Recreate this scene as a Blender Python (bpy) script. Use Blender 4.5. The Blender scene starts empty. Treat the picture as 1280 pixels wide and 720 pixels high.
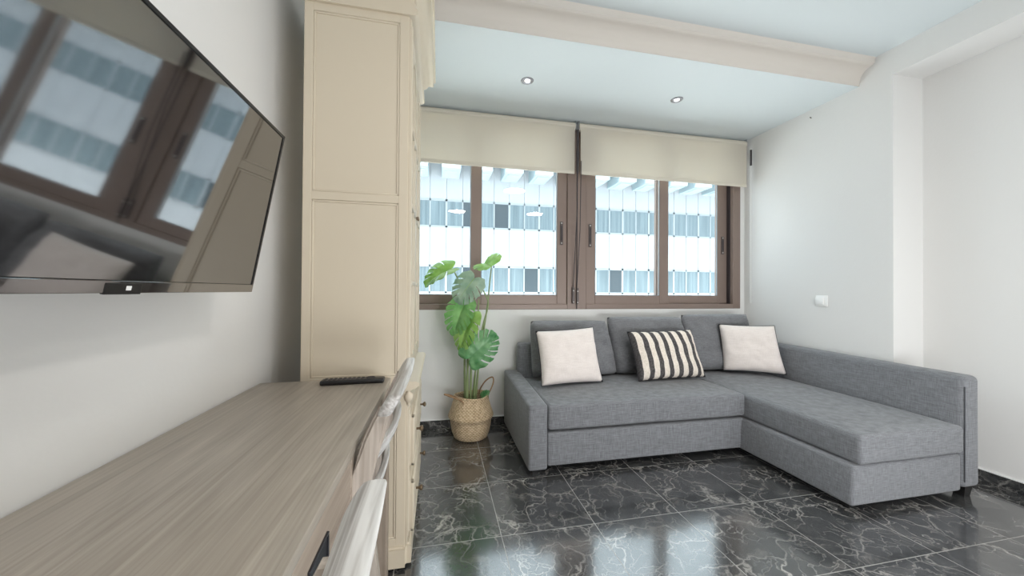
import bpy, bmesh, math, random
from mathutils import Vector, Matrix, noise
random.seed(7)
C = bpy.context.scene.collection
PI = math.pi

# ------------------------------------------------------------------ helpers
def lin(r, g, b):
    def f(c):
        c /= 255.0
        return c / 12.92 if c <= 0.04045 else ((c + 0.055) / 1.055) ** 2.4
    return (f(r), f(g), f(b), 1.0)

def new_mat(name):
    m = bpy.data.materials.new(name); m.use_nodes = True
    nt = m.node_tree
    return m, nt, nt.nodes, nt.links, nt.nodes['Principled BSDF']

def plain(name, col, rough=.5, metal=0., spec=.5, bump=0., bscale=40., coat=0.):
    m, nt, N, L, B = new_mat(name)
    B.inputs['Base Color'].default_value = col
    B.inputs['Roughness'].default_value = rough
    B.inputs['Metallic'].default_value = metal
    B.inputs['Specular IOR Level'].default_value = spec
    B.inputs['Coat Weight'].default_value = coat
    if bump > 0:
        tc = N.new('ShaderNodeTexCoord'); nz = N.new('ShaderNodeTexNoise'); bp = N.new('ShaderNodeBump')
        nz.inputs['Scale'].default_value = bscale; nz.inputs['Detail'].default_value = 4
        bp.inputs['Strength'].default_value = bump; bp.inputs['Distance'].default_value = .01
        L.new(tc.outputs['Object'], nz.inputs['Vector']); L.new(nz.outputs['Fac'], bp.inputs['Height'])
        L.new(bp.outputs['Normal'], B.inputs['Normal'])
    return m

def ramp(N, stops):
    r = N.new('ShaderNodeValToRGB'); e = r.color_ramp.elements
    while len(e) < len(stops): e.new(.5)
    for i, (p, c) in enumerate(stops):
        e[i].position = p; e[i].color = c
    return r

def math_node(N, L, op, a, b=None, c=None):
    n = N.new('ShaderNodeMath'); n.operation = op
    for i, v in enumerate((a, b, c)):
        if v is None: continue
        if isinstance(v, (int, float)): n.inputs[i].default_value = v
        else: L.new(v, n.inputs[i])
    return n.outputs[0]

def wood(name, c1, c2, axis='Y', scale=1., rough=.5, contrast=(.35, .68), streak=60.):
    m, nt, N, L, B = new_mat(name)
    tc = N.new('ShaderNodeTexCoord'); mp = N.new('ShaderNodeMapping')
    s = {'X': (2.2, streak, streak), 'Y': (streak, 2.2, streak), 'Z': (streak, streak, 2.2)}[axis]
    mp.inputs['Scale'].default_value = tuple(k * scale for k in s)
    L.new(tc.outputs['Object'], mp.inputs['Vector'])
    n1 = N.new('ShaderNodeTexNoise'); n1.inputs['Scale'].default_value = 1.; n1.inputs['Detail'].default_value = 5; n1.inputs['Distortion'].default_value = .6
    L.new(mp.outputs['Vector'], n1.inputs['Vector'])
    mp2 = N.new('ShaderNodeMapping'); mp2.inputs['Scale'].default_value = tuple((1.4 if k < 3 else 11.) * scale for k in s)
    L.new(tc.outputs['Object'], mp2.inputs['Vector'])
    n2 = N.new('ShaderNodeTexNoise'); n2.inputs['Scale'].default_value = 1.; n2.inputs['Detail'].default_value = 3; n2.inputs['Distortion'].default_value = 3.6
    L.new(mp2.outputs['Vector'], n2.inputs['Vector'])
    mixv = math_node(N, L, 'ADD', math_node(N, L, 'MULTIPLY', n1.outputs['Fac'], .62), math_node(N, L, 'MULTIPLY', n2.outputs['Fac'], .38))
    r = ramp(N, [(contrast[0], c1), (contrast[1], c2)])
    L.new(mixv, r.inputs['Fac']); L.new(r.outputs['Color'], B.inputs['Base Color'])
    B.inputs['Roughness'].default_value = rough
    bp = N.new('ShaderNodeBump'); bp.inputs['Strength'].default_value = .25; bp.inputs['Distance'].default_value = .002
    L.new(mixv, bp.inputs['Height']); L.new(bp.outputs['Normal'], B.inputs['Normal'])
    return m

def linen(name, c1, c2, rough=.9, s=1.):
    """woven upholstery: horizontal and vertical slub threads"""
    m, nt, N, L, B = new_mat(name)
    tc = N.new('ShaderNodeTexCoord')
    outs = []
    for sc in ((420, 420, 22), (22, 22, 420)):
        mp = N.new('ShaderNodeMapping'); mp.inputs['Scale'].default_value = tuple(k * s for k in sc)
        L.new(tc.outputs['Object'], mp.inputs['Vector'])
        n = N.new('ShaderNodeTexNoise'); n.inputs['Scale'].default_value = 1.; n.inputs['Detail'].default_value = 3
        L.new(mp.outputs['Vector'], n.inputs['Vector']); outs.append(n.outputs['Fac'])
    v = math_node(N, L, 'MULTIPLY', math_node(N, L, 'ADD', outs[0], outs[1]), .5)
    r = ramp(N, [(.36, c1), (.64, c2)])
    L.new(v, r.inputs['Fac']); L.new(r.outputs['Color'], B.inputs['Base Color'])
    B.inputs['Roughness'].default_value = rough
    B.inputs['Specular IOR Level'].default_value = .2
    B.inputs['Sheen Weight'].default_value = .25
    bp = N.new('ShaderNodeBump'); bp.inputs['Strength'].default_value = .25; bp.inputs['Distance'].default_value = .0015
    L.new(v, bp.inputs['Height']); L.new(bp.outputs['Normal'], B.inputs['Normal'])
    return m

def org(o):
    """world position of an object's origin (all roots are translated only while being built)"""
    v = Vector((0, 0, 0))
    while o is not None:
        v = v + o.location; o = o.parent
    return v

def obj(name, bm, m, parent=None, loc=None, smooth=None, kind=None):
    """bmesh in world coordinates -> one linked mesh object"""
    bmesh.ops.recalc_face_normals(bm, faces=bm.faces[:])
    o0 = org(parent) if parent is not None else Vector(loc or (0, 0, 0))
    bmesh.ops.translate(bm, verts=bm.verts[:], vec=-o0)
    me = bpy.data.meshes.new(name); bm.to_mesh(me); bm.free()
    for mm in (m if isinstance(m, (list, tuple)) else [m]): me.materials.append(mm)
    o = bpy.data.objects.new(name, me); C.objects.link(o)
    if parent is not None: o.parent = parent
    else: o.location = o0
    if smooth is not None:
        me.polygons.foreach_set('use_smooth', [True] * len(me.polygons))
        if smooth < 180:
            me.set_sharp_from_angle(angle=math.radians(smooth))
    if kind: o['kind'] = kind
    return o

def thing(name, label, cat, loc, group=None):
    o = bpy.data.objects.new(name, None); C.objects.link(o)
    o.location = loc; o.empty_display_size = .05
    o['label'] = label; o['category'] = cat
    if group: o['group'] = group
    return o

def tag(o, label, cat, group=None):
    o['label'] = label; o['category'] = cat
    if group: o['group'] = group
    return o

def struct(name, bm, m, parent=None, smooth=None):
    return obj(name, bm, m, parent, smooth=smooth, kind='structure')

def box(bm, x0, x1, y0, y1, z0, z1, r=0., seg=2, mi=0):
    vs = bmesh.ops.create_cube(bm, size=1.)['verts']
    for v in vs:
        v.co = Vector((x0 + (v.co.x + .5) * (x1 - x0), y0 + (v.co.y + .5) * (y1 - y0), z0 + (v.co.z + .5) * (z1 - z0)))
    fs = set(f for v in vs for f in v.link_faces)
    if mi:
        for f in fs: f.material_index = mi
    if r > 0:
        es = list(set(e for v in vs for e in v.link_edges))
        r = min(r, .49 * min(abs(x1 - x0), abs(y1 - y0), abs(z1 - z0)))
        bmesh.ops.bevel(bm, geom=es, offset=r, segments=seg, profile=.5, affect='EDGES')
    return vs

def BOX(*a, **k):
    bm = bmesh.new(); box(bm, *a, **k); return bm

def tube(bm, pts, rad, n=10, cap=True):
    """sweep a circle along points; rad a number or one per point"""
    pts = [Vector(p) for p in pts]
    rads = rad if isinstance(rad, (list, tuple)) else [rad] * len(pts)
    rings = []; up = None
    for i, p in enumerate(pts):
        t = (pts[min(i + 1, len(pts) - 1)] - pts[max(i - 1, 0)]).normalized()
        if up is None:
            up = Vector((0, 0, 1)) if abs(t.z) < .9 else Vector((0, 1, 0))
        a = t.cross(up).normalized(); b = a.cross(t).normalized(); up = b
        rings.append([bm.verts.new(p + rads[i] * (math.cos(2 * PI * k / n) * a + math.sin(2 * PI * k / n) * b)) for k in range(n)])
    for r0, r1 in zip(rings, rings[1:]):
        for k in range(n):
            bm.faces.new((r0[k], r0[(k + 1) % n], r1[(k + 1) % n], r1[k]))
    if cap:
        bm.faces.new(rings[0][::-1]); bm.faces.new(rings[-1])

def TUBE(*a, **k):
    bm = bmesh.new(); tube(bm, *a, **k); return bm

def lathe(bm, prof, cx, cy, n=48, axis='Z', closed=False):
    """prof: list of (radius, height)"""
    rings = []
    for r, z in prof:
        ring = []
        for k in range(n):
            a = 2 * PI * k / n
            if axis == 'Z': ring.append(bm.verts.new((cx + r * math.cos(a), cy + r * math.sin(a), z)))
        rings.append(ring)
    for r0, r1 in zip(rings, rings[1:]):
        for k in range(n):
            bm.faces.new((r0[k], r0[(k + 1) % n], r1[(k + 1) % n], r1[k]))
    return rings

def extrude_profile(bm, prof, x0, x1, axis='X'):
    """closed profile in (y,z) swept along x, or in (x,z) swept along y"""
    def P(a, b, t): return (t, a, b) if axis == 'X' else (a, t, b)
    A = [bm.verts.new(P(a, b, x0)) for a, b in prof]
    B = [bm.verts.new(P(a, b, x1)) for a, b in prof]
    n = len(prof)
    for i in range(n):
        bm.faces.new((A[i], A[(i + 1) % n], B[(i + 1) % n], B[i]))
    bm.faces.new(A[::-1]); bm.faces.new(B)

def spline(pts, n=8):
    """Catmull-Rom through points"""
    P = [Vector(p) for p in pts]; P = [2 * P[0] - P[1]] + P + [2 * P[-1] - P[-2]]
    out = []
    for i in range(1, len(P) - 2):
        for k in range(n):
            t = k / n
            out.append(.5 * ((2 * P[i]) + (-P[i - 1] + P[i + 1]) * t + (2 * P[i - 1] - 5 * P[i] + 4 * P[i + 1] - P[i + 2]) * t * t + (-P[i - 1] + 3 * P[i] - 3 * P[i + 1] + P[i + 2]) * t ** 3))
    out.append(P[-2]); return out

# ------------------------------------------------------------------ dimensions (metres)
XL, XR, XN = -.635, 2.89, 3.15        # left wall, right wall, wall of the niche
YB, YR = 2.91, -3.3                   # window wall, rear wall
YN = 1.76                             # where the niche starts
ZA, ZC, ZN = 2.555, 2.70, 2.53        # lowered ceiling, main ceiling, niche head
ZS, ZW = .945, 2.50                   # window sill and head

# ------------------------------------------------------------------ materials
M = {}
M['wall'] = plain('white_paint', lin(226, 225, 223), .75, spec=.25, bump=.05, bscale=60)
M['ceiling'] = plain('ceiling_paint', lin(212, 219, 221), .8, spec=.2)
M['mould'] = plain('moulding_paint', lin(218, 211, 203), .7, spec=.25)
M['alu'] = plain('brown_aluminium', lin(136, 119, 110), .42, metal=.15, spec=.5)
M['alu_dark'] = plain('dark_gasket', lin(62, 56, 58), .5)
M['latch'] = plain('latch_metal', lin(92, 84, 82), .4, metal=.4)
M['screw'] = plain('screw_metal', lin(190, 186, 182), .3, metal=.8)
M['cream'] = plain('cream_lacquer', lin(206, 194, 174), .42, spec=.4, bump=.02, bscale=12)
M['bronze'] = plain('aged_bronze', lin(112, 96, 78), .38, metal=.8)
M['white_plastic'] = plain('white_plastic', lin(240, 240, 238), .3)
M['black_plastic'] = plain('black_plastic', lin(26, 26, 28), .38)
M['button'] = plain('button_rubber', lin(70, 66, 66), .6)
M['tv_case'] = plain('tv_case', lin(20, 19, 20), .3, spec=.5)
M['chrome'] = plain('chrome', lin(200, 200, 202), .18, metal=1.)
M['foot'] = plain('dark_foot', lin(22, 21, 21), .5)
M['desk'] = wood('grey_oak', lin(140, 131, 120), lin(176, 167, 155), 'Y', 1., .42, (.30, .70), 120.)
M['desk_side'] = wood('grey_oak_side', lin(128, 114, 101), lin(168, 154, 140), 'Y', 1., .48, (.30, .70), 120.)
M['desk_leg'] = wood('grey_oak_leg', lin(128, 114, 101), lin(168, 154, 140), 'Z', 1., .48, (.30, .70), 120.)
M['chair_y'] = wood('whitewashed_oak_rail', lin(158, 152, 147), lin(224, 223, 221), 'Y', 1., .45, (.38, .60), 85.)
M['chair_z'] = wood('whitewashed_oak_post', lin(150, 138, 127), lin(202, 192, 182), 'Z', 1., .48, (.34, .66), 75.)
M['sofa'] = linen('grey_linen', lin(100, 101, 105), lin(138, 140, 144))
M['sofa_soft'] = linen('grey_cushion_linen', lin(98, 98, 101), lin(136, 137, 140), s=1.2)
M['white_cotton'] = linen('white_cotton', lin(224, 214, 208), lin(240, 231, 226), s=.9)
M['seam'] = plain('seam_cord', lin(84, 85, 89), .9, spec=.1)
M['dark_trim'] = plain('dark_trim', lin(58, 57, 60), .85, spec=.1)
M['facade'] = plain('facade_panel', lin(157, 160, 164), .7)
M['facade_frame'] = plain('facade_frame', lin(140, 146, 150), .6)
M['concrete'] = plain('facade_concrete', lin(140, 154, 160), .8)
M['caulk'] = plain('white_caulk', lin(236, 236, 236), .6)

def glass_mat():
    m = bpy.data.materials.new('window_glass'); m.use_nodes = True
    N, L = m.node_tree.nodes, m.node_tree.links
    N.remove(N['Principled BSDF'])
    t = N.new('ShaderNodeBsdfTransparent'); t.inputs['Color'].default_value = (.95, .98, .985, 1)
    g = N.new('ShaderNodeBsdfGlossy'); g.inputs['Roughness'].default_value = .01
    f = N.new('ShaderNodeLayerWeight'); f.inputs['Blend'].default_value = .5
    mx = N.new('ShaderNodeMixShader')
    fr = math_node(N, L, 'MULTIPLY_ADD', math_node(N, L, 'POWER', f.outputs['Facing'], 5.), .9, .022)
    L.new(fr, mx.inputs[0]); L.new(t.outputs[0], mx.inputs[1]); L.new(g.outputs[0], mx.inputs[2])
    L.new(mx.outputs[0], N['Material Output'].inputs['Surface'])
    return m
M['glass'] = glass_mat()

def blind_mat():
    m = bpy.data.materials.new('blind_screen_fabric'); m.use_nodes = True
    N, L = m.node_tree.nodes, m.node_tree.links
    N.remove(N['Principled BSDF'])
    d = N.new('ShaderNodeBsdfDiffuse'); d.inputs['Color'].default_value = lin(226, 220, 208)
    t = N.new('ShaderNodeBsdfTranslucent'); t.inputs['Color'].default_value = lin(212, 204, 188)
    p = N.new('ShaderNodeBsdfTransparent')
    a = N.new('ShaderNodeMixShader'); a.inputs[0].default_value = .33
    b = N.new('ShaderNodeMixShader'); b.inputs[0].default_value = .09
    L.new(d.outputs[0], a.inputs[1]); L.new(t.outputs[0], a.inputs[2])
    L.new(a.outputs[0], b.inputs[1]); L.new(p.outputs[0], b.inputs[2])
    L.new(b.outputs[0], N['Material Output'].inputs['Surface'])
    return m
M['blind'] = blind_mat()
M['blind_hem'] = plain('blind_hem', lin(214, 207, 192), .7)
M['blind_tube'] = plain('blind_tube', lin(216, 208, 194), .6)

def screen_mat():
    m, nt, N, L, B = new_mat('tv_screen_glass')
    B.inputs['Base Color'].default_value = (.006, .0055, .006, 1)
    B.inputs['Roughness'].default_value = .045
    B.inputs['IOR'].default_value = 3.1
    B.inputs['Specular IOR Level'].default_value = .5
    return m
M['screen'] = screen_mat()

def leaf_mat(name, ca, cb, trans):
    m = bpy.data.materials.new(name); m.use_nodes = True
    N, L = m.node_tree.nodes, m.node_tree.links
    B = N['Principled BSDF']
    tc = N.new('ShaderNodeTexCoord'); nz = N.new('ShaderNodeTexNoise'); nz.inputs['Scale'].default_value = 14; nz.inputs['Detail'].default_value = 3
    L.new(tc.outputs['Object'], nz.inputs['Vector'])
    r = ramp(N, [(.35, ca), (.68, cb)]); L.new(nz.outputs['Fac'], r.inputs['Fac'])
    L.new(r.outputs['Color'], B.inputs['Base Color']); B.inputs['Roughness'].default_value = .36
    t = N.new('ShaderNodeBsdfTranslucent'); L.new(r.outputs['Color'], t.inputs['Color'])
    mx = N.new('ShaderNodeMixShader'); mx.inputs[0].default_value = trans
    L.new(B.outputs[0], mx.inputs[1]); L.new(t.outputs[0], mx.inputs[2])
    L.new(mx.outputs[0], N['Material Output'].inputs['Surface'])
    return m
M['leaf_backlit'] = leaf_mat('leaf_backlit', lin(156, 202, 104), lin(196, 228, 146), .5)  # paler green: light coming through the leaf is painted in
M['leaf_mid'] = leaf_mat('leaf_mid', lin(126, 186, 112), lin(172, 218, 148), .45)
M['leaf_sheen'] = leaf_mat('leaf_sheen', lin(150, 180, 156), lin(190, 210, 188), .3)  # grey sheen of a leaf reflecting light, put into its colour
M['leaf_dark'] = leaf_mat('leaf_dark', lin(74, 142, 84), lin(138, 188, 132), .3)
M['rib'] = plain('leaf_rib', lin(150, 186, 108), .5)
M['stem'] = plain('plant_stem', lin(140, 156, 108), .5, bump=.1, bscale=60)
M['soil'] = plain('dark_soil', lin(46, 40, 34), .95, bump=.5, bscale=80)

def basket_mat():
    m, nt, N, L, B = new_mat('woven_seagrass')
    tc = N.new('ShaderNodeTexCoord'); sp = N.new('ShaderNodeSeparateXYZ'); L.new(tc.outputs['Object'], sp.inputs[0])
    ang = math_node(N, L, 'ARCTAN2', sp.outputs[1], sp.outputs[0])
    u = math_node(N, L, 'MULTIPLY', ang, 38 / (2 * PI) * 1.0)
    v = math_node(N, L, 'MULTIPLY', sp.outputs[2], 95.)
    row = math_node(N, L, 'FLOOR', v)
    half = math_node(N, L, 'MULTIPLY', math_node(N, L, 'MODULO', row, 2.), .5)
    su = math_node(N, L, 'SINE', math_node(N, L, 'MULTIPLY', math_node(N, L, 'ADD', u, half), 2 * PI))
    sv = math_node(N, L, 'SINE', math_node(N, L, 'MULTIPLY', math_node(N, L, 'FRACT', v), PI))
    hgt = math_node(N, L, 'MULTIPLY', sv, math_node(N, L, 'MULTIPLY_ADD', su, .35, .65))
    nz = N.new('ShaderNodeTexNoise'); nz.inputs['Scale'].default_value = 45; L.new(tc.outputs['Object'], nz.inputs['Vector'])
    f = math_node(N, L, 'MULTIPLY_ADD', nz.outputs['Fac'], .6, math_node(N, L, 'MULTIPLY', hgt, .5))
    r = ramp(N, [(.2, lin(150, 122, 90)), (.5, lin(208, 182, 146)), (.8, lin(234, 214, 184))])
    L.new(f, r.inputs['Fac']); L.new(r.outputs['Color'], B.inputs['Base Color'])
    B.inputs['Roughness'].default_value = .8
    bp = N.new('ShaderNodeBump'); bp.inputs['Strength'].default_value = .7; bp.inputs['Distance'].default_value = .005
    L.new(hgt, bp.inputs['Height']); L.new(bp.outputs['Normal'], B.inputs['Normal'])
    return m
M['basket'] = basket_mat()

def stripe_mat():
    m, nt, N, L, B = new_mat('striped_cotton')
    tc = N.new('ShaderNodeTexCoord'); sp = N.new('ShaderNodeSeparateXYZ'); L.new(tc.outputs['UV'], sp.inputs[0])
    fr = math_node(N, L, 'FRACT', math_node(N, L, 'MULTIPLY_ADD', sp.outputs[0], 7.0, .10))
    s = math_node(N, L, 'LESS_THAN', fr, .47)
    nz = N.new('ShaderNodeTexNoise'); nz.inputs['Scale'].default_value = 90; L.new(tc.outputs['Object'], nz.inputs['Vector'])
    r1 = ramp(N, [(.3, lin(66, 63, 64)), (.7, lin(98, 95, 95))]); L.new(nz.outputs['Fac'], r1.inputs['Fac'])
    r2 = ramp(N, [(.3, lin(220, 209, 196)), (.7, lin(240, 231, 220))]); L.new(nz.outputs['Fac'], r2.inputs['Fac'])
    mx = N.new('ShaderNodeMix'); mx.data_type = 'RGBA'
    L.new(s, mx.inputs[0]); L.new(r2.outputs[0], mx.inputs[6]); L.new(r1.outputs[0], mx.inputs[7])
    L.new(mx.outputs[2], B.inputs['Base Color']); B.inputs['Roughness'].default_value = .9
    B.inputs['Specular IOR Level'].default_value = .15
    return m
M['stripe'] = stripe_mat()

def marble(name, tiled):
    m, nt, N, L, B = new_mat(name)
    tc = N.new('ShaderNodeTexCoord'); sp = N.new('ShaderNodeSeparateXYZ'); L.new(tc.outputs['Object'], sp.inputs[0])
    u = math_node(N, L, 'DIVIDE', math_node(N, L, 'SUBTRACT', sp.outputs[0], .287), .448)
    v = math_node(N, L, 'DIVIDE', math_node(N, L, 'SUBTRACT', sp.outputs[1], 2.493 - .4567 * 20), .4567)
    cell = N.new('ShaderNodeCombineXYZ'); L.new(math_node(N, L, 'FLOOR', u), cell.inputs[0])
    if tiled: L.new(math_node(N, L, 'FLOOR', v), cell.inputs[1])
    wn = N.new('ShaderNodeTexWhiteNoise'); wn.noise_dimensions = '3D'; L.new(cell.outputs[0], wn.inputs['Vector'])
    off = N.new('ShaderNodeVectorMath'); off.operation = 'MULTIPLY'; L.new(wn.outputs['Color'], off.inputs[0]); off.inputs[1].default_value = (9, 9, 9)
    ad = N.new('ShaderNodeVectorMath'); ad.operation = 'ADD'; L.new(tc.outputs['Object'], ad.inputs[0]); L.new(off.outputs[0], ad.inputs[1])
    # distortion
    dn = N.new('ShaderNodeTexNoise'); dn.inputs['Scale'].default_value = 5; dn.inputs['Detail'].default_value = 5; L.new(ad.outputs[0], dn.inputs['Vector'])
    dm = N.new('ShaderNodeVectorMath'); dm.operation = 'MULTIPLY_ADD'; L.new(dn.outputs['Color'], dm.inputs[0]); dm.inputs[1].default_value = (.36, .36, .36); L.new(ad.outputs[0], dm.inputs[2])
    def veins(scale, width):
        vo = N.new('ShaderNodeTexVoronoi'); vo.feature = 'DISTANCE_TO_EDGE'; vo.inputs['Scale'].default_value = scale
        L.new(dm.outputs[0], vo.inputs['Vector'])
        mr = N.new('ShaderNodeMapRange'); mr.inputs['From Min'].default_value = 0; mr.inputs['From Max'].default_value = width
        mr.inputs['To Min'].default_value = 1; mr.inputs['To Max'].default_value = 0
        L.new(vo.outputs['Distance'], mr.inputs['Value']); return mr.outputs[0]
    mk = N.new('ShaderNodeTexNoise'); mk.inputs['Scale'].default_value = 4.2; mk.inputs['Detail'].default_value = 3; L.new(ad.outputs[0], mk.inputs['Vector'])
    mask = ramp(N, [(.40, (0, 0, 0, 1)), (.72, (1, 1, 1, 1))]); L.new(mk.outputs['Fac'], mask.inputs['Fac'])
    v1 = math_node(N, L, 'MULTIPLY', veins(4.5, .035), math_node(N, L, 'MULTIPLY_ADD', mask.outputs[0], .75, .12))
    v2 = math_node(N, L, 'MULTIPLY', veins(13., .05), math_node(N, L, 'MULTIPLY', mask.outputs[0], .55))
    cl = N.new('ShaderNodeTexNoise'); cl.inputs['Scale'].default_value = 9; cl.inputs['Detail'].default_value = 7; cl.inputs['Roughness'].default_value = .65
    L.new(dm.outputs[0], cl.inputs['Vector'])
    base = ramp(N, [(.3, lin(40, 42, 44)), (.52, lin(62, 63, 64)), (.75, lin(104, 102, 100))]); L.new(cl.outputs['Fac'], base.inputs['Fac'])
    vv = math_node(N, L, 'MINIMUM', math_node(N, L, 'MAXIMUM', v1, v2), 1.)
    mx = N.new('ShaderNodeMix'); mx.data_type = 'RGBA'; L.new(vv, mx.inputs[0]); L.new(base.outputs[0], mx.inputs[6]); mx.inputs[7].default_value = lin(196, 192, 186)
    col = mx.outputs[2]
    rough = .15
    if tiled:
        def edge(w):
            a = math_node(N, L, 'FRACT', w); return math_node(N, L, 'MINIMUM', a, math_node(N, L, 'SUBTRACT', 1., a))
        g = math_node(N, L, 'LESS_THAN', math_node(N, L, 'MINIMUM', edge(u), edge(v)), .0042)
        m2 = N.new('ShaderNodeMix'); m2.data_type = 'RGBA'; L.new(g, m2.inputs[0]); L.new(col, m2.inputs[6]); m2.inputs[7].default_value = lin(150, 148, 144)
        col = m2.outputs[2]
        L.new(math_node(N, L, 'MULTIPLY_ADD', g, .5, rough), B.inputs['Roughness'])
        bn = N.new('ShaderNodeTexNoise'); bn.inputs['Scale'].default_value = 160; bn.inputs['Detail'].default_value = 2; L.new(tc.outputs['Object'], bn.inputs['Vector'])
        bp = N.new('ShaderNodeBump'); bp.inputs['Strength'].default_value = .06; bp.inputs['Distance'].default_value = .003
        L.new(bn.outputs['Fac'], bp.inputs['Height']); L.new(bp.outputs['Normal'], B.inputs['Normal'])
    else:
        B.inputs['Roughness'].default_value = .12
    L.new(col, B.inputs['Base Color'])
    B.inputs['Specular IOR Level'].default_value = 1.0
    B.inputs['Coat Weight'].default_value = .6; B.inputs['Coat Roughness'].default_value = .09; B.inputs['Coat IOR'].default_value = 1.7
    return m
M['floor'] = marble('black_marble_tiles', True)
M['skirting'] = marble('black_marble_skirting', False)

# ------------------------------------------------------------------ room shell
struct('floor', BOX(XL - .2, XN + .2, YR - .1, YB + .2, -.12, 0), M['floor'])
bm = bmesh.new(); box(bm, XL - .2, XN + .2, YR - .1, 1.93, ZC, ZC + .1)
struct('ceiling', bm, M['ceiling'])
struct('ceiling_alcove', BOX(XL - .2, XR + .01, 1.95, YB + .2, ZA, ZC + .1), M['ceiling'])
struct('wall_left', BOX(XL - .2, XL, YR - .1, YB + .2, 0, ZC), M['wall'])
bm = bmesh.new()
box(bm, XL, XR, YB, YB + .2, 0, ZS)                      # below the windows
box(bm, XL, XR, YB, YB + .2, ZW, ZA)                     # above the windows
box(bm, 2.845, XR, YB, YB + .2, ZS, ZW)                  # jamb at the right
box(bm, XL, -.42, YB, YB + .2, ZS, ZW)                   # jamb at the left
struct('wall_back', bm, M['wall'])
bm = bmesh.new()
box(bm, XR, XN + .2, YN, YB + .2, 0, ZC)                 # wall beside the window
box(bm, XR, XN + .2, YR - .1, YN, ZN, ZC)                # head above the niche
box(bm, XN, XN + .2, YR - .1, YN, 0, ZN)                 # wall of the niche
struct('wall_right', bm, M['wall'])
# rear wall, behind the camera
bm = bmesh.new()
box(bm, XL, XN, YR - .2, YR, 0, ZC)
struct('wall_rear', bm, M['wall'])

# crown moulding along the step of the ceiling
prof = [(1.951, ZA), (1.949, ZA), (1.949, 2.572)]
for k in range(9):
    a = k / 8 * PI / 2
    prof.append((1.945 - .075 * (1 - math.cos(a)), 2.578 + .078 * math.sin(a)))
prof += [(1.865, 2.660), (1.858, 2.664), (1.856, 2.690), (1.85, ZC), (1.951, ZC)]
bm = bmesh.new(); extrude_profile(bm, prof, XL, XR, 'X')
struct('trim_1', bm, M['mould'], smooth=40)

def skirting(name, segs):
    bm = bmesh.new()
    for s in segs: box(bm, *s, 0, .066, r=.002, seg=1)
    o = struct(name, bm, M['skirting'])
    bm = bmesh.new()
    for x0, x1, y0, y1 in segs: box(bm, x0, x1, y0, y1, .066, .072)
    obj('sealant_strip', bm, M['caulk'], o)
skirting('baseboard_back', [(XL + .012, XR - .012, YB - .012, YB)])
skirting('baseboard_right', [(XN - .012, XN, YR, YN - .012), (XR + .012, XN - .012, YN - .012, YN), (XR - .012, XR, YN, YB - .012)])
skirting('baseboard_left', [(XL, XL + .012, YR, YB - .012)])

# ------------------------------------------------------------------ windows
Y0 = YB - .004
def frame_bm(x0, x1, z0, z1, y0, y1, wl, wr, wb, wt, r=.004):
    bm = bmesh.new()
    box(bm, x0, x0 + wl, y0, y1, z0, z1, r=r, seg=1); box(bm, x1 - wr, x1, y0, y1, z0, z1, r=r, seg=1)
    box(bm, x0 + wl - .002, x1 - wr + .002, y0, y1, z0, z0 + wb, r=r, seg=1); box(bm, x0 + wl - .002, x1 - wr + .002, y0, y1, z1 - wt, z1, r=r, seg=1)
    return bm

def sash(w, x0, x1, z0, z1, y0, wl, wr, wb=.078):
    s = obj('sash', frame_bm(x0, x1, z0, z1, y0, y0 + .04, wl, wr, wb, .07), M['alu'], w, kind='structure')
    obj('pane', BOX(x0 + wl - .004, x1 - wr + .004, y0 + .018, y0 + .024, z0 + wb - .004, z1 - .066), M['glass'], s)
    bm = bmesh.new()
    gx0, gx1, gz0, gz1 = x0 + wl, x1 - wr, z0 + wb, z1 - .07
    for a in ((gx0 - .003, gx0 + .004, gz0, gz1), (gx1 - .004, gx1 + .003, gz0, gz1), (gx0, gx1, gz0 - .003, gz0 + .004)):
        box(bm, a[0], a[1], y0 + .004, y0 + .016, a[2], a[3])
    obj('bead', bm, M['facade_frame'], s)
    return s

def pull(w, x, y, z0, z1):
    hd = obj('handle', BOX(x - .014, x + .014, y - .007, y + .004, z0, z1, r=.003), M['latch'], w)
    for z in (z0 + .014, z1 - .014): obj('screw', BOX(x - .006, x + .006, y - .010, y - .005, z - .006, z + .006, r=.002), M['screw'], hd)
    obj('grip', BOX(x - .006, x + .006, y - .013, y - .005, z0 + .035, z1 - .035, r=.003), M['alu_dark'], hd)

w1 = bpy.data.objects.new('window_1', None); C.objects.link(w1); w1.location = (.36, YB, ZS); w1['kind'] = 'structure'
w2 = bpy.data.objects.new('window_2', None); C.objects.link(w2); w2.location = (2.02, YB, ZS); w2['kind'] = 'structure'
# left window: outer frame, rear sash (left), front sash (right)
obj('frame', frame_bm(-.42, 1.172, ZS, ZW, Y0, YB + .12, .06, .085, .045, .05), M['alu'], w1)
s = sash(w1, -.36, .33, ZS + .042, ZW - .04, YB + .062, .07, .07)
s = sash(w1, .258, 1.086, ZS + .042, ZW - .04, YB + .008, .085, .088)
pull(s, 1.036, YB + .008, 1.50, 1.70)
# right window: outer frame, front sash (left), rear sash (right)
obj('frame', frame_bm(1.176, 2.845, ZS, ZW, Y0, YB + .12, .085, .085, .045, .05), M['alu'], w2)
s = sash(w2, 1.262, 2.075, ZS + .042, ZW - .04, YB + .008, .088, .092)
pull(s, 1.300, YB + .008, 1.49, 1.69)
s = sash(w2, 1.985, 2.752, ZS + .042, ZW - .04, YB + .062, .07, .105)
pull(s, 2.70, YB + .062, 1.47, 1.64)
bm = bmesh.new(); box(bm, 1.171, 1.177, Y0 - .003, YB + .1, ZS, ZW)
obj('gasket', bm, M['alu_dark'], w2)
bm = bmesh.new(); box(bm, 2.752, 2.764, YB + .03, YB + .10, ZS + .045, ZW - .05)
obj('track', bm, M['alu_dark'], w2)

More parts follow.
